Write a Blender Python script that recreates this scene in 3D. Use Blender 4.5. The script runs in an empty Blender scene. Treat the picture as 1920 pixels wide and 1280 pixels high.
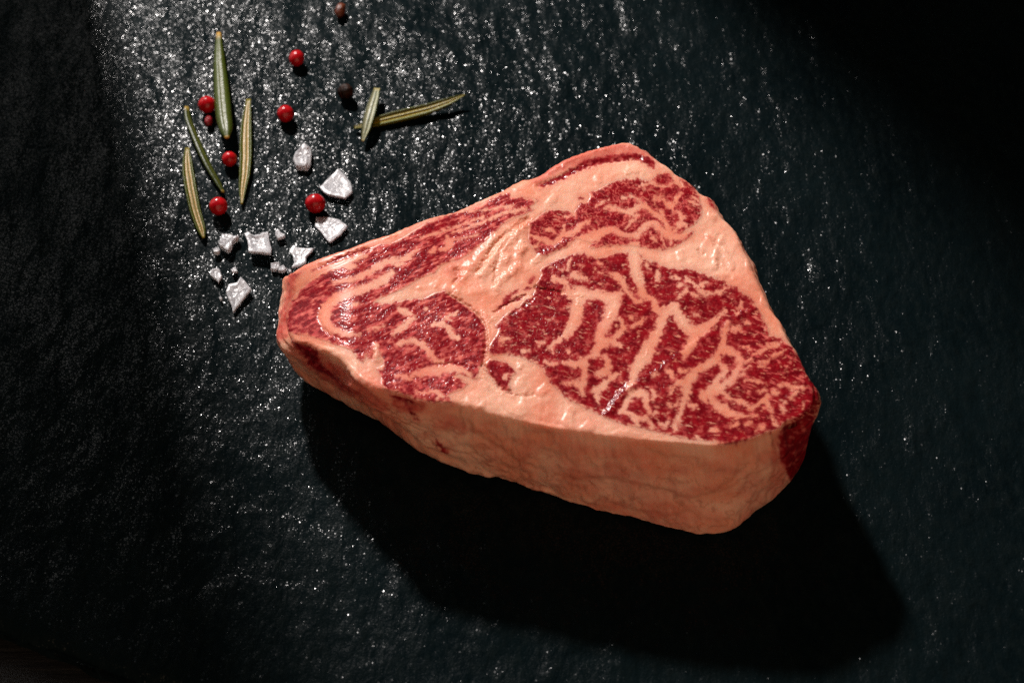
import bpy, math, random
import numpy as np
from mathutils import Vector

# ------------------------------------------------------------------ camera, world, lights, exposure
scene = bpy.context.scene
col = scene.collection
ELEV = math.radians(53.0)          # the camera looks down at the board
DIST = 0.533                       # metres from the middle of the board
FPX = 70.0 / 36.0 * 1920.0         # focal length in photograph pixels
CE, SE = math.cos(ELEV), math.sin(ELEV)
CAM = np.array([0.0, -DIST * CE, DIST * SE])
FWD = np.array([0.0, CE, -SE]); RGT = np.array([1.0, 0.0, 0.0]); UPV = np.array([0.0, SE, CE])

cam_d = bpy.data.cameras.new('camera')
cam_d.lens = 70.0; cam_d.sensor_width = 36.0; cam_d.sensor_fit = 'HORIZONTAL'
cam_d.clip_start = 0.02; cam_d.clip_end = 50.0
cam_d.dof.use_dof = True; cam_d.dof.focus_distance = 0.515; cam_d.dof.aperture_fstop = 16.0
cam = bpy.data.objects.new('camera', cam_d); col.objects.link(cam)
cam.location = CAM
cam.rotation_euler = (math.pi / 2 - ELEV, 0, 0)
scene.camera = cam

world = bpy.data.worlds.new('World'); scene.world = world; world.use_nodes = True
world.node_tree.nodes['Background'].inputs[0].default_value = (0.55, 0.62, 0.70, 1)
world.node_tree.nodes['Background'].inputs[1].default_value = 0.012

def aim(o, target):
    d = Vector(target) - o.location
    o.rotation_euler = d.to_track_quat('-Z', 'Y').to_euler()

KEY = (-0.303, 0.68, 0.58)
kd = bpy.data.lights.new('key_lamp', 'SPOT'); kd.energy = 57.0; kd.color = (1.0, 0.94, 0.90)
kd.shadow_soft_size = 0.033; kd.spot_size = math.radians(75); kd.spot_blend = 0.3
key = bpy.data.objects.new('key_lamp', kd); col.objects.link(key); key.location = KEY; aim(key, (0.02, 0, 0))
fd = bpy.data.lights.new('front_fill_lamp', 'AREA'); fd.energy = 3.7; fd.shape = 'DISK'; fd.size = 1.2
fd.color = (1.0, 0.70, 0.47)
fill = bpy.data.objects.new('front_fill_lamp', fd); col.objects.link(fill); fill.location = (0.12, -0.80, 0.50); aim(fill, (0.02, 0, 0.0))
sd_ = bpy.data.lights.new('side_fill_lamp', 'AREA'); sd_.energy = 0.15; sd_.shape = 'DISK'; sd_.size = 0.25
sd_.color = (0.92, 0.93, 1.0)
sfill = bpy.data.objects.new('side_fill_lamp', sd_); col.objects.link(sfill); sfill.location = (-0.75, 0.25, 0.42); aim(sfill, (-0.15, 0, 0))

scene.view_settings.view_transform = 'Standard'; scene.view_settings.look = 'None'
scene.view_settings.exposure = 0.0; scene.view_settings.gamma = 1.0
scene.view_settings.use_curve_mapping = False
scene.render.engine = 'CYCLES'
scene.cycles.use_denoising = False
scene.cycles.use_adaptive_sampling = False
scene.cycles.max_bounces = 6
scene.cycles.sample_clamp_indirect = 3.0

# ------------------------------------------------------------------ helpers
def unproj(px, py, z=0.0):
    """photograph pixel -> point of the place at height z (metres)"""
    px = np.asarray(px, float); py = np.asarray(py, float)
    d = (FWD[None] + ((px.reshape(-1, 1) - 960.0) / FPX) * RGT[None] - ((py.reshape(-1, 1) - 640.0) / FPX) * UPV[None])
    zz = np.broadcast_to(np.asarray(z, float), px.shape).reshape(-1)
    t = (zz - CAM[2]) / d[:, 2]
    return CAM[None] + d * t[:, None]

def project(P):
    d = P - CAM[None]; k = d @ FWD
    return 960.0 + FPX * (d @ RGT) / k, 640.0 - FPX * (d @ UPV) / k

def pt(px, py, z=0.0):
    return unproj(np.array([px]), np.array([py]), z)[0]

_rs = np.random.RandomState(7)
_perm = _rs.permutation(512)
_g2 = np.stack([np.cos(np.arange(512) * 2.399963), np.sin(np.arange(512) * 2.399963)], 1)
def perlin(x, y, seed=0):
    xi = np.floor(x).astype(np.int64); yi = np.floor(y).astype(np.int64)
    xf = x - xi; yf = y - yi
    def g(i, j, fx, fy):
        h = _perm[(_perm[(i + seed * 37) & 511] + j + seed * 91) & 511]
        return _g2[h, 0] * fx + _g2[h, 1] * fy
    u = xf * xf * xf * (xf * (xf * 6 - 15) + 10); v = yf * yf * yf * (yf * (yf * 6 - 15) + 10)
    a = g(xi, yi, xf, yf); b = g(xi + 1, yi, xf - 1, yf)
    c = g(xi, yi + 1, xf, yf - 1); d = g(xi + 1, yi + 1, xf - 1, yf - 1)
    return (a + u * (b - a) + v * ((c + u * (d - c)) - (a + u * (b - a)))) * 1.5
def fbm(x, y, seed=0, octv=3, gain=0.5):
    r = 0.0; a = 1.0; f = 1.0
    for k in range(octv):
        r = r + a * perlin(x * f, y * f, seed + k * 5); a *= gain; f *= 2.03
    return r
def sstep(a, b, x):
    t = np.clip((x - a) / (b - a), 0, 1); return t * t * (3 - 2 * t)

def mesh_obj(name, verts, faces, mat=None, parent=None, smooth=True, link=True):
    me = bpy.data.meshes.new(name)
    if isinstance(faces, np.ndarray):
        n = len(verts); m, k = faces.shape
        me.vertices.add(n); me.vertices.foreach_set('co', np.asarray(verts, np.float32).ravel())
        me.loops.add(m * k); me.loops.foreach_set('vertex_index', faces.astype(np.int32).ravel())
        me.polygons.add(m); me.polygons.foreach_set('loop_start', np.arange(0, m * k, k, dtype=np.int32))
        me.update(calc_edges=True)
    else:
        me.from_pydata([tuple(v) for v in verts], [], faces); me.update()
    if smooth:
        me.polygons.foreach_set('use_smooth', np.ones(len(me.polygons), bool))
    o = bpy.data.objects.new(name, me)
    if link: col.objects.link(o)
    if mat: me.materials.append(mat)
    if parent: o.parent = parent
    return o
def attr(o, name, vals):
    a = o.data.attributes.new(name, 'FLOAT', 'POINT'); a.data.foreach_set('value', np.asarray(vals, np.float32))
def tag(o, label=None, cat=None, group=None, kind=None):
    if label: o['label'] = label
    if cat: o['category'] = cat
    if group: o['group'] = group
    if kind: o['kind'] = kind
    return o
def empty(name, loc=(0, 0, 0)):
    o = bpy.data.objects.new(name, None); o.empty_display_size = 0.01; col.objects.link(o); o.location = loc
    return o

class NT:
    """small node-tree helper"""
    def __init__(self, name):
        self.m = bpy.data.materials.new(name); self.m.use_nodes = True
        self.t = self.m.node_tree; self.b = self.t.nodes['Principled BSDF']
    def n(self, kind, **kw):
        nd = self.t.nodes.new(kind)
        for k, v in kw.items():
            if k.startswith('_'): setattr(nd, k[1:], v)
            else:
                key = int(k[1:]) if k[0] == 'i' and k[1:].isdigit() else k.replace('__', ' ')
                if hasattr(v, 'is_linked'): self.t.links.new(v, nd.inputs[key])
                else: nd.inputs[key].default_value = v
        return nd
    def link(self, a, b): self.t.links.new(a, b)
    def mix(self, f, a, b):
        nd = self.t.nodes.new('ShaderNodeMix'); nd.data_type = 'RGBA'
        for s, v in ((nd.inputs[0], f), (nd.inputs[6], a), (nd.inputs[7], b)):
            if hasattr(v, 'is_linked'): self.link(v, s)
            else: s.default_value = v if not isinstance(v, tuple) else (*v[:3], 1)
        return nd.outputs[2]
    def math(self, op, a, b=0.0, c=0.0, clamp=False):
        nd = self.t.nodes.new('ShaderNodeMath'); nd.operation = op; nd.use_clamp = clamp
        for s, v in zip(nd.inputs, (a, b, c)):
            if hasattr(v, 'is_linked'): self.link(v, s)
            else: s.default_value = v
        return nd.outputs[0]
    def rng(self, v, a, b, c=0.0, d=1.0):
        nd = self.t.nodes.new('ShaderNodeMapRange'); nd.interpolation_type = 'SMOOTHSTEP'
        self.link(v, nd.inputs[0])
        for i, q in zip((1, 2, 3, 4), (a, b, c, d)): nd.inputs[i].default_value = q
        return nd.outputs[0]
    def noise(self, scale, detail=3.0, rough=0.5, vec=None, dim='3D'):
        nd = self.t.nodes.new('ShaderNodeTexNoise'); nd.noise_dimensions = dim
        nd.inputs['Scale'].default_value = scale; nd.inputs['Detail'].default_value = detail
        nd.inputs['Roughness'].default_value = rough
        if vec is not None: self.link(vec, nd.inputs['Vector'])
        return nd.outputs[0]
    def coord(self, scale=(1, 1, 1), rot=(0, 0, 0)):
        tc = self.t.nodes.new('ShaderNodeTexCoord'); mp = self.t.nodes.new('ShaderNodeMapping')
        mp.inputs['Scale'].default_value = scale; mp.inputs['Rotation'].default_value = rot
        self.link(tc.outputs['Object'], mp.inputs[0]); return mp.outputs[0]
    def bump(self, h, dist, strength=1.0, normal=None):
        nd = self.t.nodes.new('ShaderNodeBump'); nd.inputs['Strength'].default_value = strength
        nd.inputs['Distance'].default_value = dist; self.link(h, nd.inputs['Height'])
        if normal is not None: self.link(normal, nd.inputs['Normal'])
        return nd.outputs[0]
    def att(self, name):
        nd = self.t.nodes.new('ShaderNodeAttribute'); nd.attribute_name = name; return nd.outputs['Fac']
    def set(self, **kw):
        for k, v in kw.items():
            s = self.b.inputs[k.replace('__', ' ')]
            if hasattr(v, 'is_linked'): self.link(v, s)
            else: s.default_value = (*v, 1) if isinstance(v, tuple) and len(v) == 3 and s.type == 'RGBA' else v

# ------------------------------------------------------------------ table and slate board
def mat_table():
    t = NT('dark_wood'); v = t.coord((1, 12, 1), (0, 0, 0.25))
    g = t.noise(30, 5, 0.6, v)
    t.set(Base__Color=t.mix(t.rng(g, .35, .7), (0.0012, 0.0007, 0.0005), (0.0022, 0.0011, 0.0008)), Roughness=0.6,
          Normal=t.bump(g, 0.0005))
    return t.m
def mat_slate():
    t = NT('slate')
    v = t.coord(); vs = t.coord((1, 0.55, 1), (0, 0, math.radians(-12)))
    fine = t.noise(1700, 2.0, 0.5, v)
    grain = t.noise(520, 3.0, 0.55, vs)
    wide = t.noise(150, 3.0, 0.6, vs)
    patch = t.noise(26, 3.0, 0.55, v)
    base = t.mix(t.rng(patch, .3, .7), (0.0020, 0.0050, 0.0062), (0.0034, 0.0072, 0.0084))
    base = t.mix(t.rng(grain, .40, .75), base, (0.0046, 0.0082, 0.0090))
    h = t.math('ADD', t.math('MULTIPLY', fine, 0.6), t.math('ADD', t.math('MULTIPLY', grain, 1.9), t.math('MULTIPLY', wide, 4.6)))
    nb = t.bump(h, 0.00019)
    # small smooth mica faces, each with a lean of its own, mostly near level
    def facets(scale, size, lean, keep):
        vo = t.t.nodes.new('ShaderNodeTexVoronoi'); vo.voronoi_dimensions = '2D'; vo.inputs['Scale'].default_value = scale
        wob = t.t.nodes.new('ShaderNodeVectorMath'); wob.operation = 'MULTIPLY_ADD'      # ragged outlines
        nz = t.t.nodes.new('ShaderNodeTexNoise'); nz.inputs['Scale'].default_value = scale * 2.2; t.link(v, nz.inputs['Vector'])
        t.link(nz.outputs['Color'], wob.inputs[0]); wob.inputs[1].default_value = (.5 / scale,) * 3; t.link(v, wob.inputs[2])
        t.link(wob.outputs[0], vo.inputs['Vector'])
        sp = t.t.nodes.new('ShaderNodeSeparateColor'); t.link(vo.outputs['Color'], sp.inputs[0])
        def shape(c, k):                                 # the cleavage ridges run away from the camera: faces lean sideways most
            x = t.math('SUBTRACT', t.math('MULTIPLY', c, 2.0), 1.0)
            return t.math('MULTIPLY', t.math('MULTIPLY', x, t.math('ABSOLUTE', x)), k)
        cb = t.t.nodes.new('ShaderNodeCombineXYZ'); t.link(shape(sp.outputs[0], lean), cb.inputs[0]); t.link(shape(sp.outputs[1], lean * .40), cb.inputs[1])
        ad = t.t.nodes.new('ShaderNodeVectorMath'); ad.operation = 'ADD'; t.link(nwide, ad.inputs[0]); t.link(cb.outputs[0], ad.inputs[1])
        rad = t.math('MULTIPLY', t.rng(sp.outputs[2], keep, 1.0, .30, 1.0), size)
        on = t.math('MULTIPLY', t.math('GREATER_THAN', sp.outputs[2], keep), t.math('LESS_THAN', vo.outputs['Distance'], rad))
        rgh = t.rng(t.math('FRACT', t.math('MULTIPLY', sp.outputs[2], 17.3)), 0.0, 1.0, .13, .27)
        return ad.outputs[0], on, rgh
    nwide = t.bump(t.math('ADD', t.math('MULTIPLY', grain, 1.1), t.math('MULTIPLY', wide, 4.6)), 0.00019)
    n1, m1, r1 = facets(1200, .34, .26, .10)
    n2, m2, r2 = facets(1900, .36, .24, .10)
    def vmix(f, a, b):
        nd = t.t.nodes.new('ShaderNodeMix'); nd.data_type = 'VECTOR'; t.link(f, nd.inputs[0]); t.link(a, nd.inputs[4]); t.link(b, nd.inputs[5]); return nd.outputs[1]
    def fmix(f, a, b):
        return t.math('ADD', t.math('MULTIPLY', t.math('SUBTRACT', 1.0, f), a), t.math('MULTIPLY', f, b))
    nn = vmix(m1, vmix(m2, nb, n2), n1)
    no = t.t.nodes.new('ShaderNodeVectorMath'); no.operation = 'NORMALIZE'; t.link(nn, no.inputs[0])
    mk = t.math('MAXIMUM', m1, m2)
    sparse = t.rng(t.noise(75, 4.0, .65, t.coord((1, .45, 1), (0, 0, math.radians(-14)))), .38, .60, .30, 1.0)   # worn and polished patches
    t.set(Base__Color=base, Roughness=fmix(m1, fmix(m2, .42, r2), r1), Normal=no.outputs[0])
    t.link(t.math('MULTIPLY', t.rng(mk, 0, 1, .020, .150), sparse), t.b.inputs['Specular IOR Level'])
    return t.m

TABLE_Z = -0.009
S = 0.9
tb = mesh_obj('table', [(-S, -S, TABLE_Z), (S, -S, TABLE_Z), (S, S, TABLE_Z), (-S, S, TABLE_Z)], [(0, 1, 2, 3)], mat_table())
tag(tb, 'dark brown wooden table under the slate board', None, None, 'structure')

def build_slate():
    x0, x1, y0, y1 = -0.23, 0.23, -0.145, 0.22
    nx, ny = 520, 410
    X, Y = np.meshgrid(np.linspace(x0, x1, nx), np.linspace(y0, y1, ny))
    # lower left edge of the board runs across the corner of the view
    a = pt(0, 1172); b = pt(300, 1278)
    d = (b - a)[:2]; d /= np.linalg.norm(d); nrm = np.array([-d[1], d[0]])
    if nrm[1] < 0: nrm = -nrm
    wob = 0.0012 * fbm(X * 60, Y * 60, 3, 3)
    dist = (X - a[0]) * nrm[0] + (Y - a[1]) * nrm[1]
    push = np.clip(wob - dist, 0, None)
    X = X + nrm[0] * push; Y = Y + nrm[1] * push
    inner = np.clip(dist - wob, 0, None)
    c, s = math.cos(math.radians(9)), math.sin(math.radians(9))
    U = X * c + Y * s; V = -X * s + Y * c
    Z = 0.00050 * fbm(U * 22, V * 9, 11, 4) + 0.00030 * fbm(U * 150, V * 60, 5, 3) + 0.00010 * fbm(U * 420, V * 200, 8, 2)
    lay = fbm(U * 11 + 3, V * 8, 21, 4, 0.55)
    Z = Z + 0.0003 * (sstep(0.18, 0.22, lay) + sstep(-0.32, -0.29, lay)) * 0.6
    Z = Z - 0.0006 - 0.0030 * np.exp(-inner / 0.0012)
    Z = np.minimum(Z, 0.0004)
    n = nx * ny
    top = np.stack([X, Y, Z], -1).reshape(-1, 3)
    idx = np.arange(n).reshape(ny, nx)
    q = np.stack([idx[:-1, :-1], idx[:-1, 1:], idx[1:, 1:], idx[1:, :-1]], -1).reshape(-1, 4)
    ring = np.concatenate([idx[0, :], idx[1:, -1], idx[-1, -2::-1], idx[-2:0:-1, 0]])
    bot = top[ring].copy(); bot[:, 2] = TABLE_Z + 0.0002
    bi = n + np.arange(len(ring))
    r2 = np.roll(ring, -1); b2 = np.roll(bi, -1)
    sk = np.stack([ring, bi, b2, r2], -1)
    o = mesh_obj('slate_board', np.concatenate([top, bot]), np.concatenate([q, sk]), mat_slate())
    tag(o, 'dark rough slate board that everything lies on', 'slate board')
    return o
build_slate()

# a sheet of white diffusion paper and a black card stand just beyond the view and cut the light off left and right
def mat_card():
    t = NT('black_card'); g = t.noise(900, 2, 0.5, t.coord())
    t.set(Base__Color=t.mix(g, (0.006, 0.006, 0.006), (0.012, 0.012, 0.012)), Roughness=0.9)
    return t.m
def mat_paper():
    t = NT('diffusion_paper'); g = t.noise(300, 3, 0.5, t.coord())
    c = t.mix(g, (0.60, 0.62, 0.64), (0.70, 0.71, 0.72))
    df = t.n('ShaderNodeBsdfDiffuse', Color=c); tr = t.n('ShaderNodeBsdfTranslucent', Color=t.mix(g, (0.30, 0.32, 0.33), (0.37, 0.39, 0.40)))
    ad = t.n('ShaderNodeAddShader'); t.link(df.outputs[0], ad.inputs[0]); t.link(tr.outputs[0], ad.inputs[1])
    t.link(ad.outputs[0], t.t.nodes['Material Output'].inputs[0])
    return t.m
def card(name, foot, dirx, width, height, mat, th, label):
    f = pt(*foot)
    base = TABLE_Z if abs(f[0]) > 0.23 or f[1] > 0.22 else 0.0
    d = np.array([dirx[0], dirx[1], 0.0]); d /= np.linalg.norm(d); nn = np.array([-d[1], d[0], 0]) * th
    if th == 0:
        q = [f, f + d * width]; vs = [(q[0][0], q[0][1], base), (q[1][0], q[1][1], base), (q[1][0], q[1][1], base + height), (q[0][0], q[0][1], base + height)]
        o = mesh_obj(name, vs, [(0, 1, 2, 3)], mat, smooth=False)
    else:
        vs = []
        for z in (base, base + height):
            for k in (f, f + d * width, f + d * width + nn, f + nn):
                vs.append((k[0], k[1], z))
        o = mesh_obj(name, vs, [(3, 2, 1, 0), (4, 5, 6, 7), (0, 1, 5, 4), (1, 2, 6, 5), (2, 3, 7, 6), (3, 0, 4, 7)], mat, smooth=False)
    return tag(o, label, 'card', None, 'helper')
card('diffusion_paper', (88, -400), (-1, -0.25), 0.30, 0.32, mat_paper(), 0, 'white diffusion paper standing beyond the upper left corner')
card('black_card', (585, -720), (1, 0.1), 0.50, 0.55, mat_card(), 0.004, 'black card standing beyond the upper right corner')

# ------------------------------------------------------------------ steak: traced layout (photograph pixels of the cut face)
H = 0.033
TOP = [(546,511),(564,497),(595,484),(632,471),(664,461),(695,447),(725,440),(740,433),(771,420),(802,407),(835,400),(859,393),(884,381),(915,367),(945,355),(960,347),(979,338),(1002,332),(1017,325),(1035,311),(1060,296),(1097,282),(1135,272),(1160,266),(1179,264),(1197,273),(1217,286),(1235,300),(1254,312),(1270,327),(1285,334),(1304,352),(1317,364),(1330,366),(1339,377),(1346,393),(1354,407),(1372,422),(1384,440),(1391,458),(1397,471),(1407,488),(1415,511),(1426,534),(1439,560),(1447,582),(1464,600),(1467,611),(1479,635),(1492,654),(1501,670),(1507,686),(1515,702),(1525,720),(1527,733),(1526,752),(1520,768),(1503,778),(1489,786),(1479,786),(1470,793),(1465,804),(1439,811),(1424,817),(1407,826),(1375,834),(1345,837),(1295,832),(1232,827),(1182,823),(1157,820),(1107,812),(1057,804),(1007,795),(964,785),(920,775),(885,766),(865,761),(849,757),(802,756),(777,750),(765,743),(748,738),(726,736),(695,727),(676,716),(664,707),(655,692),(649,682),(635,671),(626,665),(601,656),(580,645),(570,640),(557,640),(549,634),(541,622),(538,605),(538,588),(540,565),(543,538)]
PAIR = {(546,511):(542,517,.8),(1525,720):(1527,735,.85),(1527,733):(1528,748,.8),(1526,752):(1527,764,.75),(1520,768):(1518,790,.65),(1503,778):(1513,815,.5),(1489,786):(1507,852,.25),(1479,786):(1500,876,.12),(1470,793):(1487,897,.08),(1465,804):(1472,910,.06),(1439,811):(1446,932,.05),(1424,817):(1428,947,.05),(1407,826):(1404,967,.05),(1375,834):(1376,988,.05),(1345,837):(1344,1000,.05),(1295,832):(1303,997,.05),(1232,827):(1236,980,.05),(1182,823):(1185,967,.06),(1157,820):(1160,962,.06),(1107,812):(1110,949,.07),(1057,804):(1060,931,.10),(1007,795):(1008,917,.12),(964,785):(969,899,.15),(920,775):(925,886,.2),(885,766):(891,877,.22),(865,761):(868,869,.25),(849,757):(844,860,.28),(802,756):(790,833,.42),(777,750):(768,812,.5),(765,743):(755,803,.55),(748,738):(737,790,.6),(726,736):(715,772,.68),(695,727):(689,758,.7),(676,716):(668,744,.7),(664,707):(655,738,.7),(655,692):(640,731,.68),(649,682):(628,723,.68),(635,671):(612,717,.67),(626,665):(600,712,.66),(601,656):(582,706,.64),(580,645):(562,695,.65),(570,640):(550,686,.68),(557,640):(538,672,.70),(549,634):(530,654,.74),(541,622):(525,640,.76),(538,605):(524,622,.76),(538,588):(526,604,.78),(540,565):(531,580,.8),(543,538):(536,552,.8)}

EYE = [(1019,500),(1046,487),(1065,481),(1080,476),(1096,476),(1105,482),(1122,486),(1142,481),(1160,475),(1181,474),(1192,474),(1202,480),(1205,486),(1232,494),(1250,502),(1267,505),(1286,504),(1305,510),(1324,516),(1346,525),(1357,526),(1367,536),(1380,541),(1392,551),(1407,560),(1419,579),(1429,592),(1430,600),(1436,609),(1441,620),(1440,631),(1450,630),(1464,635),(1479,646),(1489,655),(1502,670),(1516,700),(1532,722),(1536,745),(1528,780),(1502,784),(1489,790),(1478,786),(1467,792),(1461,802),(1440,808),(1424,814),(1407,820),(1389,829),(1370,832),(1348,832),(1345,825),(1332,825),(1305,823),(1282,820),(1245,811),(1220,805),(1195,799),(1170,794),(1139,784),(1120,773),(1095,761),(1076,752),(1057,740),(1042,725),(1032,716),(1024,701),(1019,689),(1007,682),(995,676),(976,669),(950,663),(920,668),(915,655),(925,640),(932,630),(936,620),(930,610),(942,597),(952,587),(975,575),(980,567),(990,557),(1000,552),(1004,545),(1003,535),(1012,524),(1017,513),(1014,506)]
UPP = [(992,420),(1003,413),(1014,404),(1024,397),(1045,393),(1065,394),(1077,399),(1082,392),(1090,382),(1102,380),(1108,370),(1106,362),(1122,357),(1140,347),(1155,341),(1172,337),(1197,336),(1216,341),(1225,337),(1230,330),(1240,325),(1257,323),(1260,331),(1261,341),(1269,346),(1275,352),(1282,351),(1280,344),(1272,332),(1280,334),(1292,342),(1304,356),(1311,369),(1312,381),(1316,395),(1314,406),(1304,419),(1292,426),(1285,428),(1275,438),(1280,440),(1299,434),(1295,442),(1275,456),(1260,464),(1242,467),(1230,467),(1205,462),(1180,459),(1154,460),(1129,462),(1110,466),(1105,463),(1115,457),(1100,452),(1080,446),(1073,452),(1062,464),(1047,467),(1037,474),(1025,478),(1012,477),(1003,470),(997,461),(992,449)]
LFT = [(540,620),(536,600),(541,575),(550,556),(566,540),(585,524),(612,509),(640,497),(665,486),(690,468),(714,459),(735,458),(760,445),(780,432),(797,421),(832,405),(860,398),(890,390),(915,378),(940,364),(955,362),(957,371),(969,370),(985,374),(1008,377),(1002,383),(990,388),(1000,394),(985,401),(965,408),(950,416),(940,422),(930,434),(912,450),(892,464),(877,477),(860,486),(846,488),(827,496),(815,511),(800,515),(787,521),(771,531),(756,541),(740,547),(720,554),(700,566),(715,570),(740,568),(765,561),(796,560),(815,550),(835,546),(850,557),(865,566),(880,576),(896,591),(907,607),(911,624),(913,645),(911,660),(906,677),(899,688),(897,697),(894,709),(887,711),(880,706),(862,700),(849,705),(866,712),(876,720),(869,729),(850,735),(840,739),(844,751),(850,757),(827,752),(802,751),(775,745),(759,739),(740,733),(726,731),(715,719),(715,706),(707,690),(720,685),(720,675),(712,668),(700,675),(692,670),(688,660),(681,679),(670,670),(662,657),(632,647),(607,637),(580,629),(551,624)]
FLD = [(909,684),(920,674),(932,677),(948,680),(957,686),(967,700),(957,706),(954,720),(958,736),(945,729),(932,720),(922,707)]
POLYS = [EYE, UPP, LFT, FLD]
# small lean pieces lying in the fat
BITS = [[(928,584),(940,567),(950,551),(964,544),(978,537),(974,543),(962,553),(955,560),(966,556),(980,552),(985,549),(983,556),(972,562),(958,566),(945,574),(932,583)],
        [(982,541),(990,537),(999,537),(995,541),(986,544)],[(991,531),(992,523),(1000,516),(1005,518),(1002,527),(996,532)],
        # side wall: lean seams
        [(544,630),(556,642),(572,644),(590,654),(598,667),(607,682),(620,692),(632,707),(640,724),(655,737),(640,732),(625,712),(600,698),(580,687),(562,667),(548,650)],
        [(728,734),(760,742),(790,755),(775,759),(755,754),(735,745)],[(757,748),(772,765),(787,790),(774,782),(757,762)],[(816,825),(830,830),(842,848),(832,846),(820,836)],
        [(1459,808),(1468,797),(1490,789),(1525,768),(1530,800),(1520,850),(1502,884),(1487,903),(1480,908),(1472,893),(1468,872),(1460,858),(1461,835)]]
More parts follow.
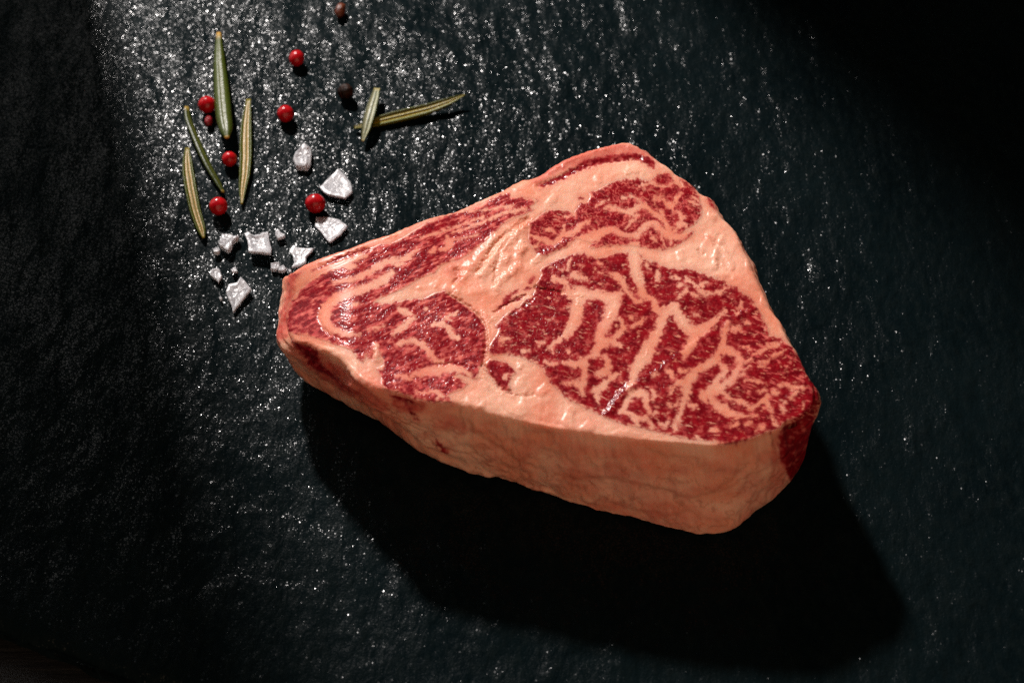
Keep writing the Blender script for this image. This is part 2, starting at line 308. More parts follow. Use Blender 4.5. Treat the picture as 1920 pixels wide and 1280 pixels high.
# fat seams: (x, y, half width)
FAT = [
 [(1190,466,12),(1190,500,11),(1194,515,10),(1201,535,8),(1203,550,7),(1206,557,5)],[(1204,555,6),(1216,557,4),(1225,562,5),(1229,575,6),(1236,585,7)],[(1202,563,3),(1192,568,2)],
 [(1146,515,3),(1158,521,6),(1168,532,5),(1173,541,4),(1180,552,3),(1190,562,3)],
 [(1055,547,3),(1070,552,7),(1085,551,14),(1103,552,9),(1122,552,7),(1140,559,9),(1154,558,10),(1164,551,5)],
 [(1085,560,12),(1082,580,12),(1079,600,11),(1071,615,9),(1062,629,6),(1050,637,4),(1040,643,3),(1033,651,3),(1037,660,2)],
 [(1152,562,13),(1148,580,12),(1143,595,11),(1133,612,10),(1127,625,9),(1125,637,10),(1128,645,10),(1122,655,8),(1112,668,6),(1103,675,5),(1092,681,8),(1080,684,6),(1068,683,5),(1056,680,2)],
 [(1022,680,2),(1035,683,3),(1044,683,2)],[(1133,640,8),(1150,640,7),(1162,648,4)],
 [(1134,668,3),(1140,677,4),(1140,688,6),(1133,697,8),(1124,700,6),(1118,697,2)],
 [(1095,680,7),(1097,695,5),(1093,708,4),(1092,718,6),(1090,730,5),(1092,738,3)],[(1092,722,5),(1080,719,5),(1068,719,3),(1056,717,2)],
 [(1114,732,5),(1122,728,6),(1132,720,5),(1140,711,4),(1150,705,4),(1160,700,3)],[(1118,732,5),(1120,742,4),(1121,751,3)],
 [(1264,576,9),(1248,588,9),(1240,600,8),(1236,615,8),(1229,632,10),(1218,648,11),(1212,662,13),(1202,678,11),(1192,690,9),(1188,705,7),(1184,718,5),(1178,726,3)],
 [(1264,576,8),(1272,590,8),(1280,604,10),(1292,616,11),(1303,622,12),(1318,618,9),(1330,609,8),(1340,603,5),(1352,590,3),(1358,583,3)],
 [(1302,630,10),(1298,642,9),(1290,652,8),(1285,662,6),(1282,672,3)],
 [(1366,606,3),(1360,618,6),(1357,632,5),(1355,645,6),(1356,655,8)],[(1358,652,7),(1370,659,6),(1382,666,7),(1388,677,6),(1385,688,5),(1380,700,5),(1376,710,6),(1370,717,5)],
 [(1354,657,8),(1346,667,7),(1336,678,7),(1322,686,7),(1310,693,6),(1300,702,8),(1292,712,9),(1285,722,9),(1288,735,8),(1286,746,5),(1279,760,4),(1276,775,4),(1271,786,4),(1264,795,3)],[(1278,718,5),(1266,722,3)],
 [(1350,681,3),(1358,688,5),(1360,696,5),(1354,705,6),(1346,712,6),(1340,722,6),(1334,730,8)],
 [(1376,710,6),(1364,717,6),(1352,724,8),(1340,731,11),(1328,738,9),(1318,740,6),(1322,748,5)],
 [(1352,733,5),(1360,739,3),(1368,746,2.5),(1378,750,2),(1390,752,4),(1398,757,4),(1403,764,3),(1412,763,3),(1420,758,3),(1428,752,4),(1436,746,5),(1440,738,2.5)],[(1436,750,5),(1442,760,4),(1447,769,2.5)],
 [(1330,742,6),(1338,752,6),(1346,761,8),(1358,765,8),(1366,773,7),(1378,778,5),(1392,779,3),(1406,779,1.5),(1420,779,1)],
 [(1397,714,1),(1410,713,1.5),(1422,716,3),(1428,718,1)],[(1461,721,2),(1474,723,3),(1490,726,4),(1505,727,2)],[(1497,729,2),(1490,737,2),(1483,747,3)],[(1449,734,4),(1457,737,4)],[(1424,734,2),(1432,732,2)],[(1465,760,2.5),(1470,770,2.5)],[(1471,754,3)],
 [(1440,649,3),(1458,647,4)],[(1447,667,2),(1465,662,2.5)],[(1412,664,1.5),(1424,660,2.5),(1436,655,3)],[(1374,616,5),(1386,617,5)],[(1393,604,1),(1408,605,1.5)],[(1394,650,1),(1403,650,1.5),(1405,656,1)],[(1396,679,1.5),(1408,674,2)],[(1426,678,2.5),(1440,678,2)],[(1422,687,1.5),(1434,686,1.5)],[(1386,693,2),(1398,692,1.5),(1406,687,1)],[(1386,703,3),(1398,701,2)],
 [(1390,567,2.5),(1386,580,3),(1382,588,2)],
 [(1262,520,2),(1272,522,3)],[(1284,521,1.5),(1290,527,3.5),(1300,533,2),(1308,540,2.5),(1314,548,3),(1322,554,3.5),(1330,552,2.5),(1340,549,2),(1352,549,2),(1360,543,2),(1366,541,1.5)],[(1328,530,1.5),(1318,533,3),(1316,541,2.5)],[(1289,540,2),(1286,548,3),(1278,555,2.5),(1272,560,1.5)],[(1274,536,4)],[(1290,545,1),(1296,554,1.2),(1310,557,1),(1322,559,1)],[(1234,512,2),(1233,524,2.5)],[(1212,496,2),(1216,505,2)],[(1301,590,4),(1308,591,3)],[(1238,577,2),(1246,576,2)],
 [(1070,515,3),(1080,517,6),(1090,520,6),(1098,523,3)],[(1038,521,4),(1050,525,5),(1060,530,4),(1066,540,4),(1066,546,4)],[(1124,512,3)],[(1070,486,1.5),(1064,497,2),(1066,505,2)],[(1123,491,1.5),(1126,497,1.5)],
 [(938,640,4),(950,636,5)],[(1066,661,3)],[(1010,649,2),(1018,643,2)],[(982,660,3),(990,658,2)],[(948,707,4)],
 [(1184,738,7),(1198,738,8),(1210,740,6),(1212,752,5),(1213,764,4),(1218,773,2.5),(1224,778,1.5),(1232,773,1.5)],[(1180,745,5),(1174,757,4),(1167,768,4),(1161,773,3)],[(1168,770,3),(1178,774,4),(1190,781,4),(1202,785,3),(1212,783,2.5),(1218,790,2.5),(1222,800,4)],[(1190,781,3),(1192,790,4),(1197,798,4)],
 [(1236,793,2),(1246,797,4),(1252,792,3)],[(1266,802,5)],[(1222,732,3),(1228,742,4),(1225,750,2.5)],[(1252,757,2),(1258,762,3),(1266,760,2),(1272,753,2),(1277,748,2)],[(1258,740,2),(1262,730,3),(1267,727,2)],[(1290,750,2),(1292,758,3),(1299,762,3),(1305,758,2)],[(1226,703,3),(1234,703,2)],[(1250,695,3),(1258,700,4),(1262,710,3)],[(1275,697,3),(1288,697,3)],
 [(1162,598,1.5),(1167,608,3),(1168,617,4),(1162,626,4),(1152,633,4)],[(1184,595,3)],[(1186,612,2.5),(1196,608,3),(1206,600,3),(1208,595,2)],
 [(1335,806,4),(1345,808,3)],[(1308,818,3)],[(1372,798,3),(1384,795,3)],[(1425,797,4),(1432,800,3)],[(1398,795,2),(1408,792,1.5)],[(1452,792,3),(1458,797,2)],[(1447,780,2),(1450,790,2)],
 # upper muscle
 [(1072,462,8),(1095,452,11),(1110,446,10),(1125,439,8),(1138,432,5),(1150,431,4),(1160,436,4),(1170,442,4),(1182,444,4),(1195,441,5),(1203,434,5),(1208,425,5),(1214,419,5),(1224,418,5),(1232,422,6),(1240,430,6),(1250,437,7),(1260,442,8),(1272,444,6),(1284,438,6),(1294,430,4)],
 [(1138,388,2.5),(1150,391,4),(1165,395,4),(1180,399,6),(1192,392,5),(1200,386,5),(1210,387,5),(1222,396,4),(1234,404,4),(1244,409,4),(1248,420,4),(1254,430,6)],[(1196,402,2),(1188,412,3),(1178,424,2),(1170,430,1)],[(1239,395,1),(1243,404,2.5)],
 [(1228,369,1.2),(1240,372,1.5),(1250,379,2.5),(1260,387,4),(1267,380,3),(1271,370,3),(1276,361,2)],[(1252,388,1),(1264,396,1.5),(1274,399,2.5),(1278,408,3),(1284,409,2)],[(1278,408,3),(1276,416,4),(1271,426,3),(1265,433,3)],[(1278,418,3),(1286,424,3),(1292,429,2)],
 [(1198,350,1),(1212,347,2),(1226,343,3)],[(1226,347,1),(1240,351,1.5),(1252,349,1),(1262,344,1)],[(1078,402,2),(1068,404,1.2),(1058,405,1)],
 [(993,441,2),(1008,446,3),(1022,451,4),(1036,455,4),(1046,450,4),(1054,442,4),(1057,432,3),(1057,425,2)],[(1060,440,5),(1074,437,5),(1086,426,4),(1096,419,3),(1106,414,2)],[(1002,462,1.5),(1012,456,2)],[(1025,432,2),(1034,432,1.5),(1040,438,1.5)],
 [(1092,366,6),(1100,370,5)],[(1118,388,1),(1128,380,1.5),(1140,376,1)],[(1168,372,1),(1180,368,1.5),(1192,372,1.5),(1200,376,2)],[(1226,372,1),(1228,382,1.2)],[(1290,378,1),(1300,382,1.2),(1312,386,1.5)],[(1298,370,1),(1311,376,1.5)],
 [(1220,436,1),(1224,446,1.5),(1230,452,1)],[(1241,440,2),(1242,450,1.5),(1246,460,1)],[(1258,450,1),(1256,460,1)],
 # left block: ring seam, stripes
 [(735,512,6),(718,525,8),(698,535,8),(675,543,8),(650,552,8),(628,562,9),(613,575,10),(608,590,11),(609,603,10),(617,614,8),(630,621,6),(648,626,4),(670,628,3)],
 [(770,483,4),(745,489,5),(725,491,5),(708,500,5),(690,511,5),(672,520,5),(656,525,4),(640,528,3),(625,530,3)],[(640,500,3),(655,503,5),(666,500,4)],
 [(570,528,6),(595,514,6),(620,503,5),(645,494,5),(668,486,5),(684,480,3)],[(550,555,5),(560,540,5),(575,522,5)],
 [(838,445,3),(842,456,6),(836,466,5),(826,468,3)],[(848,450,2),(862,447,1.5),(880,445,1.5),(895,440,1.5)],[(768,478,3),(780,470,3)],[(808,474,2),(816,468,3)],[(744,496,3),(756,492,3)],
 [(850,436,1),(880,426,1.5),(910,416,2),(935,403,2.5),(960,396,3),(985,393,3)],[(790,447,1.5),(820,438,1.5),(850,426,1.5),(880,417,2),(905,408,2)],[(880,396,1),(905,394,1.5),(935,390,2),(960,387,2)],
 [(750,580,4),(760,585,6),(768,588,4)],[(776,594,3),(766,602,5),(756,611,5),(746,620,5),(738,625,3)],[(800,580,3)],[(812,610,3),(825,607,5),(838,612,4),(845,622,5),(850,632,4),(858,634,3)],[(838,594,2),(850,590,3),(856,584,2)],
 [(745,645,3),(760,640,4),(778,639,4),(790,645,5),(802,655,5),(810,668,6),(815,676,4),(830,678,2)],[(772,703,2),(785,700,5),(803,695,8),(822,693,9),(842,690,8),(858,692,6),(870,697,4),(885,704,2)],[(745,704,3),(760,707,4),(770,712,3)],[(780,735,2),(800,736,2.5),(815,733,3),(828,740,4),(820,748,2)],
 [(706,648,4),(704,660,6),(708,672,8),(712,685,8)],[(690,618,2),(705,616,3),(718,612,2)],[(655,575,2),(672,568,2)],[(830,596,1.5),(845,600,1.5)],
 [(1466,885,4),(1474,900,6),(1480,912,4)],
]
# lean pieces painted over the seams
LEAN = [[(1131,656,3),(1142,655,6),(1152,655,4)],[(1110,682,9),(1124,680,8)],[(1353,664,3),(1364,670,5),(1374,677,5)],[(1362,680,3),(1372,692,5),(1368,702,4),(1358,709,3),(1350,715,2)],[(1265,437,2),(1275,432,5),(1282,428,3)],[(713,652,2),(716,662,2)],
        [(1012,349,3),(1030,342,6),(1047,335,6),(1064,326,6),(1085,315,7),(1104,306,9),(1130,300,8),(1160,295,7),(1190,292,7),(1205,297,7),(1222,306,8),(1226,316,4)],
        [(583,509,1),(605,499,3.5),(632,486,4.5),(657,477,4.5),(680,469,3.5),(694,465,2)],[(549,515,3),(556,518,3),(562,512,2)],
        [(1327,371,4),(1336,383,4),(1340,392,2)],[(1090,384,4),(1100,386,5)],[(1092,372,2),(1084,368,1)]]
# red-stained fat, plus shade painted on the lower left wall: (x, y, half width, amount)
STAIN_SHADE = [([(1462,865,11),(1458,905,11),(1448,930,7)],.5),([(1458,806,6),(1455,850,9),(1450,900,7)],.5),([(546,520,8),(541,560,9),(532,600,9),(528,630,7)],.9),([(1005,340,6),(1017,331,9),(1050,311,12),(1100,293,12),(1150,282,13),(1190,281,11),(1220,296,8)],.8),([(1000,340,6),(1020,345,8)],.5),
         ([(560,505,5),(600,490,6),(640,476,5),(700,452,4)],.35),([(760,432,5),(830,405,4),(900,380,3)],.5),([(790,760,10),(770,765,10),(745,755,10)],.8),([(556,655,16),(590,676,20),(630,703,18),(680,740,14),(720,762,10)],.75),([(840,760,8),(820,775,12),(860,800,16)],.35),  # lower left wall stroke: dark membrane, with the wall's shade painted into it
         ([(560,600,22),(575,615,22),(600,628,10),(640,640,8)],.45),([(1105,395,7),(1130,405,10),(1100,412,8)],.3),([(850,500,6),(858,520,8),(838,505,6)],.35)]
# brown veins and dark marks on the rind: (points, half width, amount)
VEIN = [([(1060,892),(1110,893),(1164,900),(1216,907),(1268,926),(1307,931),(1346,918),(1372,893),(1385,881)],3,.6),([(1216,840),(1245,851),(1268,855),(1310,858)],2.5,.35),([(1437,876),(1405,888),(1372,907),(1350,922)],2,.5),([(1133,872),(1137,876)],6,.5),([(1383,866),(1374,885),(1372,893)],2,.4),
        ([(1446,812),(1452,850),(1444,900),(1430,940)],2.5,.5),([(1080,870),(1060,850),(1030,846)],3,.4),([(980,800),(992,830),(985,860)],3,.3),([(1225,957),(1245,963),(1290,955),(1310,968)],3,.4),([(1300,870),(1304,890)],2,.35),([(880,790),(905,815),(950,850),(1010,880)],3,.35),([(865,762),(862,775),(870,790)],2.5,.5)]
# relief: (points, half width px, height m)
GROOVE = [([(988,410),(962,430),(940,447),(925,462),(915,483),(903,500),(897,508)],6,-.0011),([(975,425),(955,447),(938,470),(930,500),(928,530)],5,-.0006),([(845,553),(865,566),(880,576),(896,591),(907,607),(912,628),(911,655),(905,680)],4,-.0010),
          ([(907,684),(920,704),(932,719),(945,729),(958,737)],4,-.0012),([(1003,536),(1020,541),(1040,545),(1056,548)],3,-.0009),([(925,585),(945,572),(970,560),(985,552)],3,-.0007),([(866,757),(862,775)],3,-.0006),([(855,505),(860,520),(853,528)],5,-.0009),([(820,682),(850,680),(885,690)],2,-.0005),
          ([(600,575),(598,598),(606,615),(620,628),(650,640)],3,-.0005),([(545,560),(562,580),(585,600),(600,615)],2,-.0002),([(1010,347),(1047,334),(1085,315),(1130,302),(1200,296)],6,-.0007),([(600,500),(640,484),(690,466)],5,-.0006),([(700,660),(698,672)],3,-.0006),
          ([(970,742),(985,741),(1000,739)],4,-.0005),([(1310,470),(1318,478)],5,-.0006),([(1345,490),(1350,500)],5,-.0005),([(1340,460),(1348,440)],5,-.0005),([(1000,560),(960,590)],2,-.0004)]
RIDGE = [([(1140,775),(1154,755),(1166,738),(1184,725)],11,.0009),([(1188,725),(1218,705),(1243,688),(1273,667),(1303,645),(1333,625)],9,.00032),([(1362,607),(1388,593),(1411,580)],9,.0005),([(905,512),(930,480),(950,452),(978,428)],14,.0010),([(950,485),(950,486)],13,.0011),([(976,468),(978,470)],12,.0009),([(962,503),(972,500)],10,.0007),([(870,520),(885,500),(905,470),(930,445)],11,.0006),([(930,540),(945,520),(965,510)],9,.0007),([(1000,490),(1030,468),(1060,455)],7,.0005),([(1330,440),(1350,450)],9,.0007),([(1360,470),(1372,500)],8,.0006),([(1320,520),(1360,515)],8,.0004),
         ([(840,540),(870,555),(900,545)],14,.0003),([(1345,470),(1338,500)],8,.0005),([(1300,495),(1330,505)],10,.0003),([(1138,926),(1142,927)],8,.0007),([(1389,944),(1391,944)],6,.0006),([(706,650),(706,675)],7,.0007),([(655,690),(690,715),(725,728)],8,.0005),([(1060,298),(1140,276)],14,.0005),([(880,690),(900,700),(915,725)],6,.0004),([(1480,745),(1500,730)],10,.0004)]

GX0, GY0, GX1, GY1 = 500, 240, 1560, 1030
gw, gh = GX1 - GX0, GY1 - GY0
PX, PY = np.meshgrid(np.arange(GX0, GX1) + 0.0, np.arange(GY0, GY1) + 0.0)
def window(pts, pad):
    p = np.array([q[:2] for q in pts]); a = np.floor(p.min(0) - pad).astype(int); b = np.ceil(p.max(0) + pad).astype(int)
    return (slice(max(a[1] - GY0, 0), max(min(b[1] - GY0, gh), 0)), slice(max(a[0] - GX0, 0), max(min(b[0] - GX0, gw), 0)))
def seg_dist(x, y, ax, ay, bx, by):
    dx, dy = bx - ax, by - ay; L = dx * dx + dy * dy
    t = np.clip(((x - ax) * dx + (y - ay) * dy) / L, 0, 1) if L > 1e-9 else np.zeros_like(x)
    return np.hypot(x - ax - t * dx, y - ay - t * dy), t
def poly_sd(poly, pad=24):
    w = window(poly, pad); x, y = PX[w], PY[w]
    d = np.full(x.shape, 1e9); ins = np.zeros(x.shape, bool); n = len(poly)
    for i in range(n):
        (ax, ay), (bx, by) = poly[i][:2], poly[(i + 1) % n][:2]
        s, _ = seg_dist(x, y, ax, ay, bx, by); d = np.minimum(d, s)
        if ay != by:
            c = ((ay > y) != (by > y)) & (x < (bx - ax) * (y - ay) / (by - ay) + ax); ins ^= c
    return w, np.where(ins, d, -d)
def stroke_sd(pts, pad=16):
    """distance inside a stroke with varying half width"""
    m = max(p[2] for p in pts); w = window(pts, pad + m); x, y = PX[w], PY[w]
    r = np.full(x.shape, -1e9)
    if len(pts) == 1: pts = pts + [(pts[0][0] + .5, pts[0][1], pts[0][2])]
    for a, b in zip(pts[:-1], pts[1:]):
        s, t = seg_dist(x, y, a[0], a[1], b[0], b[1]); r = np.maximum(r, a[2] + t * (b[2] - a[2]) - s)
    return w, r
D = np.full((gh, gw), -24.0)
MUS = []
for k, P in enumerate(POLYS):
    w, s = poly_sd(P); D[w] = np.maximum(D[w], s)
    M = np.full((gh, gw), -24.0); M[w] = np.maximum(M[w], s); MUS.append(M)
for P in BITS:
    w, s = poly_sd(P, 14); D[w] = np.maximum(D[w], s)
for Sx in FAT:
    w, s = stroke_sd(Sx); D[w] = np.minimum(D[w], -s)
for Sx in LEAN:
    w, s = stroke_sd(Sx); D[w] = np.maximum(D[w], s)
ST = np.zeros((gh, gw)); VN = np.zeros((gh, gw)); RL = np.zeros((gh, gw))
for Sx, a in STAIN_SHADE:
    w, s = stroke_sd(Sx, 10); ST[w] = np.maximum(ST[w], a * sstep(-7, 6, s))
for Sx, hw, a in VEIN:
    w, s = stroke_sd([(x, y, hw) for x, y in Sx], 10); VN[w] = np.maximum(VN[w], a * sstep(-hw, hw, s))
for Sx, hw, a in GROOVE + RIDGE:
    w, s = stroke_sd([(x, y, hw) for x, y in Sx], 4); RL[w] += .45 * a * sstep(-2, hw, s)
def sample(F, x, y):
    fx = np.clip(x - GX0, 0, gw - 1.001); fy = np.clip(y - GY0, 0, gh - 1.001)
    i = fx.astype(int); j = fy.astype(int); u = fx - i; v = fy - j
    return (F[j, i] * (1 - u) + F[j, i + 1] * u) * (1 - v) + (F[j + 1, i] * (1 - u) + F[j + 1, i + 1] * u) * v

# ------------------------------------------------------------------ steak mesh
def chaikin(P, it=2):
    P = np.array(P, float)
    for _ in range(it):
        Q = np.roll(P, -1, 0); P = np.stack([P * .75 + Q * .25, P * .25 + Q * .75], 1).reshape(-1, P.shape[1])
    return P
NA, NR, NS = 1500, 300, 64
ctr = np.array([1035.0, 575.0])
rows = []
for p in TOP:
    if p in PAIR: b = PAIR[p]; rows.append([p[0], p[1], b[0], b[1], b[2] * (.58 if p[0] < 600 else .58 + .42 * min((p[0] - 600) / 170, 1) if p[0] < 770 else 1)])
    else:                                            # back side, facing away: leans slightly inward below
        q = np.array(p, float); v = ctr - q; v /= np.linalg.norm(v)
        rows.append([p[0], p[1], p[0] + v[0] * 6, p[1] + v[1] * 6 + 40, .7])
O = chaikin(rows, 2)
seg = np.hypot(*(np.roll(O[:, :2], -1, 0) - O[:, :2]).T); cum = np.concatenate([[0], np.cumsum(seg)])
Oc = np.vstack([O, O[:1]]); tt = np.linspace(0, cum[-1], NA, endpoint=False)
OUT = np.stack([np.interp(tt, cum, Oc[:, k]) for k in range(5)], 1)
OUT[:, :2] += 1.0 * np.stack([perlin(tt / 9, tt * 0 + .3, 31), perlin(tt / 9, tt * 0 + 7.7, 32)], 1)
OUT[:, 2:4] += 0.8 * np.stack([perlin(tt / 14, tt * 0 + .3, 33), perlin(tt / 14, tt * 0 + 7.7, 34)], 1)

def deep_f(d): return sstep(-5, -12, d)
def surface(px, py):
    """colour fields and relief of the meat at photograph pixels"""
    wx = px + 2.6 * perlin(px / 9, py / 9, 41) + 1.5 * perlin(px / 4.2, py / 4.2, 43)
    wy = py + 2.6 * perlin(px / 9, py / 9, 42) + 1.5 * perlin(px / 4.2, py / 4.2, 44)
    d = sample(D, wx, wy) + 2.7 * fbm(px / 12, py / 8.5, 47, 4, .68)
    left = sample(MUS[2], px, py) > -6
    lobe = sstep(1360, 1420, px) * (py < 790)
    # streak directions: left block runs up to the right
    ca, sa = math.cos(math.radians(-24)), math.sin(math.radians(-24))
    u = px * ca + py * sa; v = -px * sa + py * ca
    st = fbm(u / 34, v / 7.5, 51, 3, .6); st2 = fbm(u / 13, v / 4.0, 55, 2, .6)
    bl = fbm(px / 15, py / 12, 61, 3, .6); bl2 = fbm(px / 6.0, py / 5.5, 65, 2, .6)
    lo = fbm((px * .95 + py * .3) / 22, (-px * .3 + py * .95) / 6.5, 71, 3, .55)
    upper = sample(MUS[1], px, py) > -6
    rid = 1 - np.abs(fbm(wx / 17, wy / 14, 75, 2, .5)) * 3.2
    mar = np.where(left, .9 * sstep(-.15, .75, st + .5 * st2 + .25 * bl), .46 * sstep(.05, .95, bl + .25 * bl2))
    mar = np.where(~left, mar * (1 - lobe) + lobe * .8 * sstep(.2, .65, lo), mar)
    mar = np.where(upper, .75 * sstep(.55, 1.0, rid) + .30 * sstep(.1, .7, bl), mar)
    low = sstep(560, 700, py) * left                      # the round lower left muscle is blotchier
    mar = np.where(left, mar * (1 - .5 * low) + .6 * low * sstep(-.1, .75, bl + .35 * bl2), mar)
    fat = sstep(3.2, -2.2, d)
    eye = sample(MUS[0], px, py) > 2
    fl = fbm(px / 12 + .3 * py / 12, py / 7.5, 131, 3, .6); fl2 = fbm((px + py * .6) / 20, (py - px * .3) / 6, 133, 3, .6)
    gate = sstep(-.3, .4, fbm(px / 75, py / 60, 137, 2))
    fleck = np.maximum(sstep(.42, 1.0, fl) * gate, sstep(.45, 1.0, fl2) * (1 - .5 * gate))       # loose flecks of fat
    fat = np.maximum(fat, fleck * np.where(eye, .85, np.where(upper, .55, 0)))
    lean_soft = sstep(7, -1, d) * .35
    stain_shade = sample(ST, wx, wy); vein = sample(VN, px + 3 * perlin(px / 17, py / 17, 81), py + 3 * perlin(px / 17, py / 17, 82))
    rel = sample(RL, wx, wy)
    stain_shade = np.maximum(stain_shade, .26 * sstep(-11, -2, d))                 # fat turns pink where it meets the lean
    lean = 1 - fat
    rel = rel + deep_f(d) * .00005 * fbm(px / 16, py / 16, 91, 3) - lean * .000012 + lean * .000025 * fbm(px / 5, py / 5, 95, 2) + mar * lean * .00001
    deep = sstep(-7, -15, d)
    rel = rel + deep * (.00021 * sstep(.1, .5, perlin(px / 30, py / 34, 97)) + .00009 * fbm(px / 26, py / 20, 98, 2)) + .00035 * fbm(px / 120, py / 120, 99, 2)
    return fat, np.clip(mar + lean_soft, 0, 1), stain_shade, vein, rel, d

# top: rings from the middle out to the rim
rr = np.linspace(0, 1, NR + 1)[1:]
rr = rr ** 0.92
tx = ctr[0] + (OUT[None, :, 0] - ctr[0]) * rr[:, None]; ty = ctr[1] + (OUT[None, :, 1] - ctr[1]) * rr[:, None]
tpx, tpy = tx.ravel(), ty.ravel()
edge_px = ((1 - rr[:, None]) * np.hypot(OUT[None, :, 0] - ctr[0], OUT[None, :, 1] - ctr[1])).ravel()
fatT, marT, stT, vnT, relT, dT = surface(tpx, tpy)
drop = 0.0007 * np.exp(-edge_px / 3.5)
slope_left = 0.0085 * np.clip((672 - tpx) / 136, 0, 1.1) ** 2 * (.45 + .55 * sstep(480, 580, tpy))         # the thin left end falls away
relT = relT * sstep(0, 10, edge_px)
PT = unproj(tpx, tpy, H - slope_left)
PT[:, 2] += relT - drop
# side: rim -> widest line -> foot
TW = PT[-NA:].copy()
BW = unproj(OUT[:, 2], OUT[:, 3], OUT[:, 4] * H)
cw = pt(*ctr, 0)
inw = cw[None] - BW; inw[:, 2] = 0; inw /= np.linalg.norm(inw, axis=1)[:, None]
zb = BW[:, 2]
FW = BW + inw * (zb * .75 + .0008)[:, None]; FW[:, 2] = 0.0002
sv = np.linspace(0, 1, NS + 1)[1:]
side = []
for s in sv:
    if s <= .72:
        k = s / .72
        p = TW * (1 - k) + BW * k
        side.append(p - inw * (0.0016 * math.sin(math.pi * k)))
    else:
        k = (s - .72) / .28; ang = k * math.pi / 2
        p = BW.copy(); f = 1 - math.cos(ang)
        p[:, :2] = BW[:, :2] + (FW - BW)[:, :2] * f; p[:, 2] = BW[:, 2] + (FW[:, 2] - BW[:, 2]) * math.sin(ang)
        side.append(p)
SD = np.concatenate(side)
spx, spy = project(SD)
fatS, marS, stS, vnS, relS, dS = surface(spx, spy)
kk = np.repeat(sv, NA)
und = np.tile(tt, NS)
sn = fbm(und / 60, kk * 4, 111, 3) * .0006 + fbm(und / 18, kk * 14, 115, 2) * .00018 + relS * .9
sn = sn * sstep(0, .08, kk) * sstep(1, .85, kk)
SD += -np.tile(inw, (NS, 1)) * sn[:, None]
vS2 = np.clip(sstep(.74, .93, 1 - np.abs(fbm(spx / 70, spy / 38, 121, 3, .6)) * 2.3) * .5, 0, 1) * sstep(.05, .2, kk)
vnS = np.maximum(vnS, vS2); stS = np.clip(stS + .34 * sstep(-.2, .6, fbm(spx / 60, spy / 30, 125, 3)) * sstep(.02, .15, kk), 0, 1)

nt = len(PT)
verts = np.concatenate([PT, SD, [[PT[:NA, 0].mean(), PT[:NA, 1].mean(), PT[:NA, 2].mean()]], [[cw[0], cw[1], 0.0002]]])
g = np.arange((NR + NS) * NA).reshape(NR + NS, NA)
g2 = np.roll(g, -1, 1)
quads = np.stack([g[:-1], g[1:], g2[1:], g2[:-1]], -1).reshape(-1, 4)
ci, fi = nt + len(SD), nt + len(SD) + 1
tri_c = np.stack([np.full(NA, ci), g[0], g2[0], g2[0]], -1)
# orientation test on one quad: top must face up
a, b, c_ = verts[quads[NA * 10][:3]]
if np.cross(b - a, c_ - a)[2] < 0: quads = quads[:, ::-1]
def fan(center, ring, up):
    r2 = np.roll(ring, -1); f = np.stack([np.full(len(ring), center), ring, r2], -1)
    a, b, c = verts[f[len(ring) // 3]]
    if (np.cross(b - a, c - a)[2] > 0) != up: f = f[:, ::-1]
    return f
tris = np.concatenate([fan(ci, g[0], True), fan(fi, g[-1], False)])

def mat_meat():
    t = NT('meat')
    v = t.coord()
    fat, mar, st, vn = t.att('fat'), t.att('mar'), t.att('stain_shade'), t.att('vein')
    grain = t.noise(1500, 2, .6, v); mid = t.noise(420, 3, .6, v); big = t.noise(70, 3, .5, v)
    lean = t.mix(t.rng(mid, .3, .72), (0.135, 0.0022, 0.0060), (0.300, 0.0062, 0.0125))
    lean = t.mix(t.math('MULTIPLY', t.rng(grain, .45, .75), .22), lean, (0.40, 0.030, 0.040))
    pink = t.mix(t.rng(mid, .35, .7), (0.56, 0.066, 0.070), (0.76, 0.195, 0.150))
    lean = t.mix(mar, lean, pink)
    fc = t.mix(t.rng(big, .36, .64), (0.84, 0.440, 0.310), (0.77, 0.268, 0.165))
    fc = t.mix(t.math('MULTIPLY', t.rng(t.noise(38, 4, .6, v), .5, .72), .55), fc, (0.76, 0.225, 0.165))
    fc = t.mix(t.math('MULTIPLY', t.rng(mid, .4, .75), .35), fc, (0.80, 0.43, 0.31))
    fc = t.mix(t.math('MULTIPLY', vn, .8), fc, (0.36, 0.125, 0.07))
    fc = t.mix(t.math('MULTIPLY', st, t.rng(mid, .2, .75, .55, 1.0)), fc, (0.50, 0.050, 0.042))
    colr = t.mix(fat, lean, fc)
    h = t.math('SUBTRACT', t.math('ADD', t.math('MULTIPLY', grain, .35), t.math('MULTIPLY', mid, .5)), .425)
    amp = t.rng(fat, 0, 1, 1.0, .24)
    nb = t.bump(t.math('MULTIPLY', h, amp), 0.00026)
    t.set(Base__Color=colr, Roughness=t.rng(fat, 0, 1, .20, .32), Normal=nb)
    t.b.inputs['Specular IOR Level'].default_value = 0.17
    t.link(t.rng(fat, 0, 1, .10, .40), t.b.inputs['Subsurface Weight'])
    t.b.inputs['Subsurface Radius'].default_value = (1.0, 0.35, 0.22)
    t.b.inputs['Subsurface Scale'].default_value = 0.0030
    return t.m
MMEAT = mat_meat()
steak = empty('raw_steak', (cw[0], cw[1], 0))
tag(steak, 'thick raw marbled beef steak with a pale fat rim lying on the slate', 'steak')
off = np.array([cw[0], cw[1], 0.0])
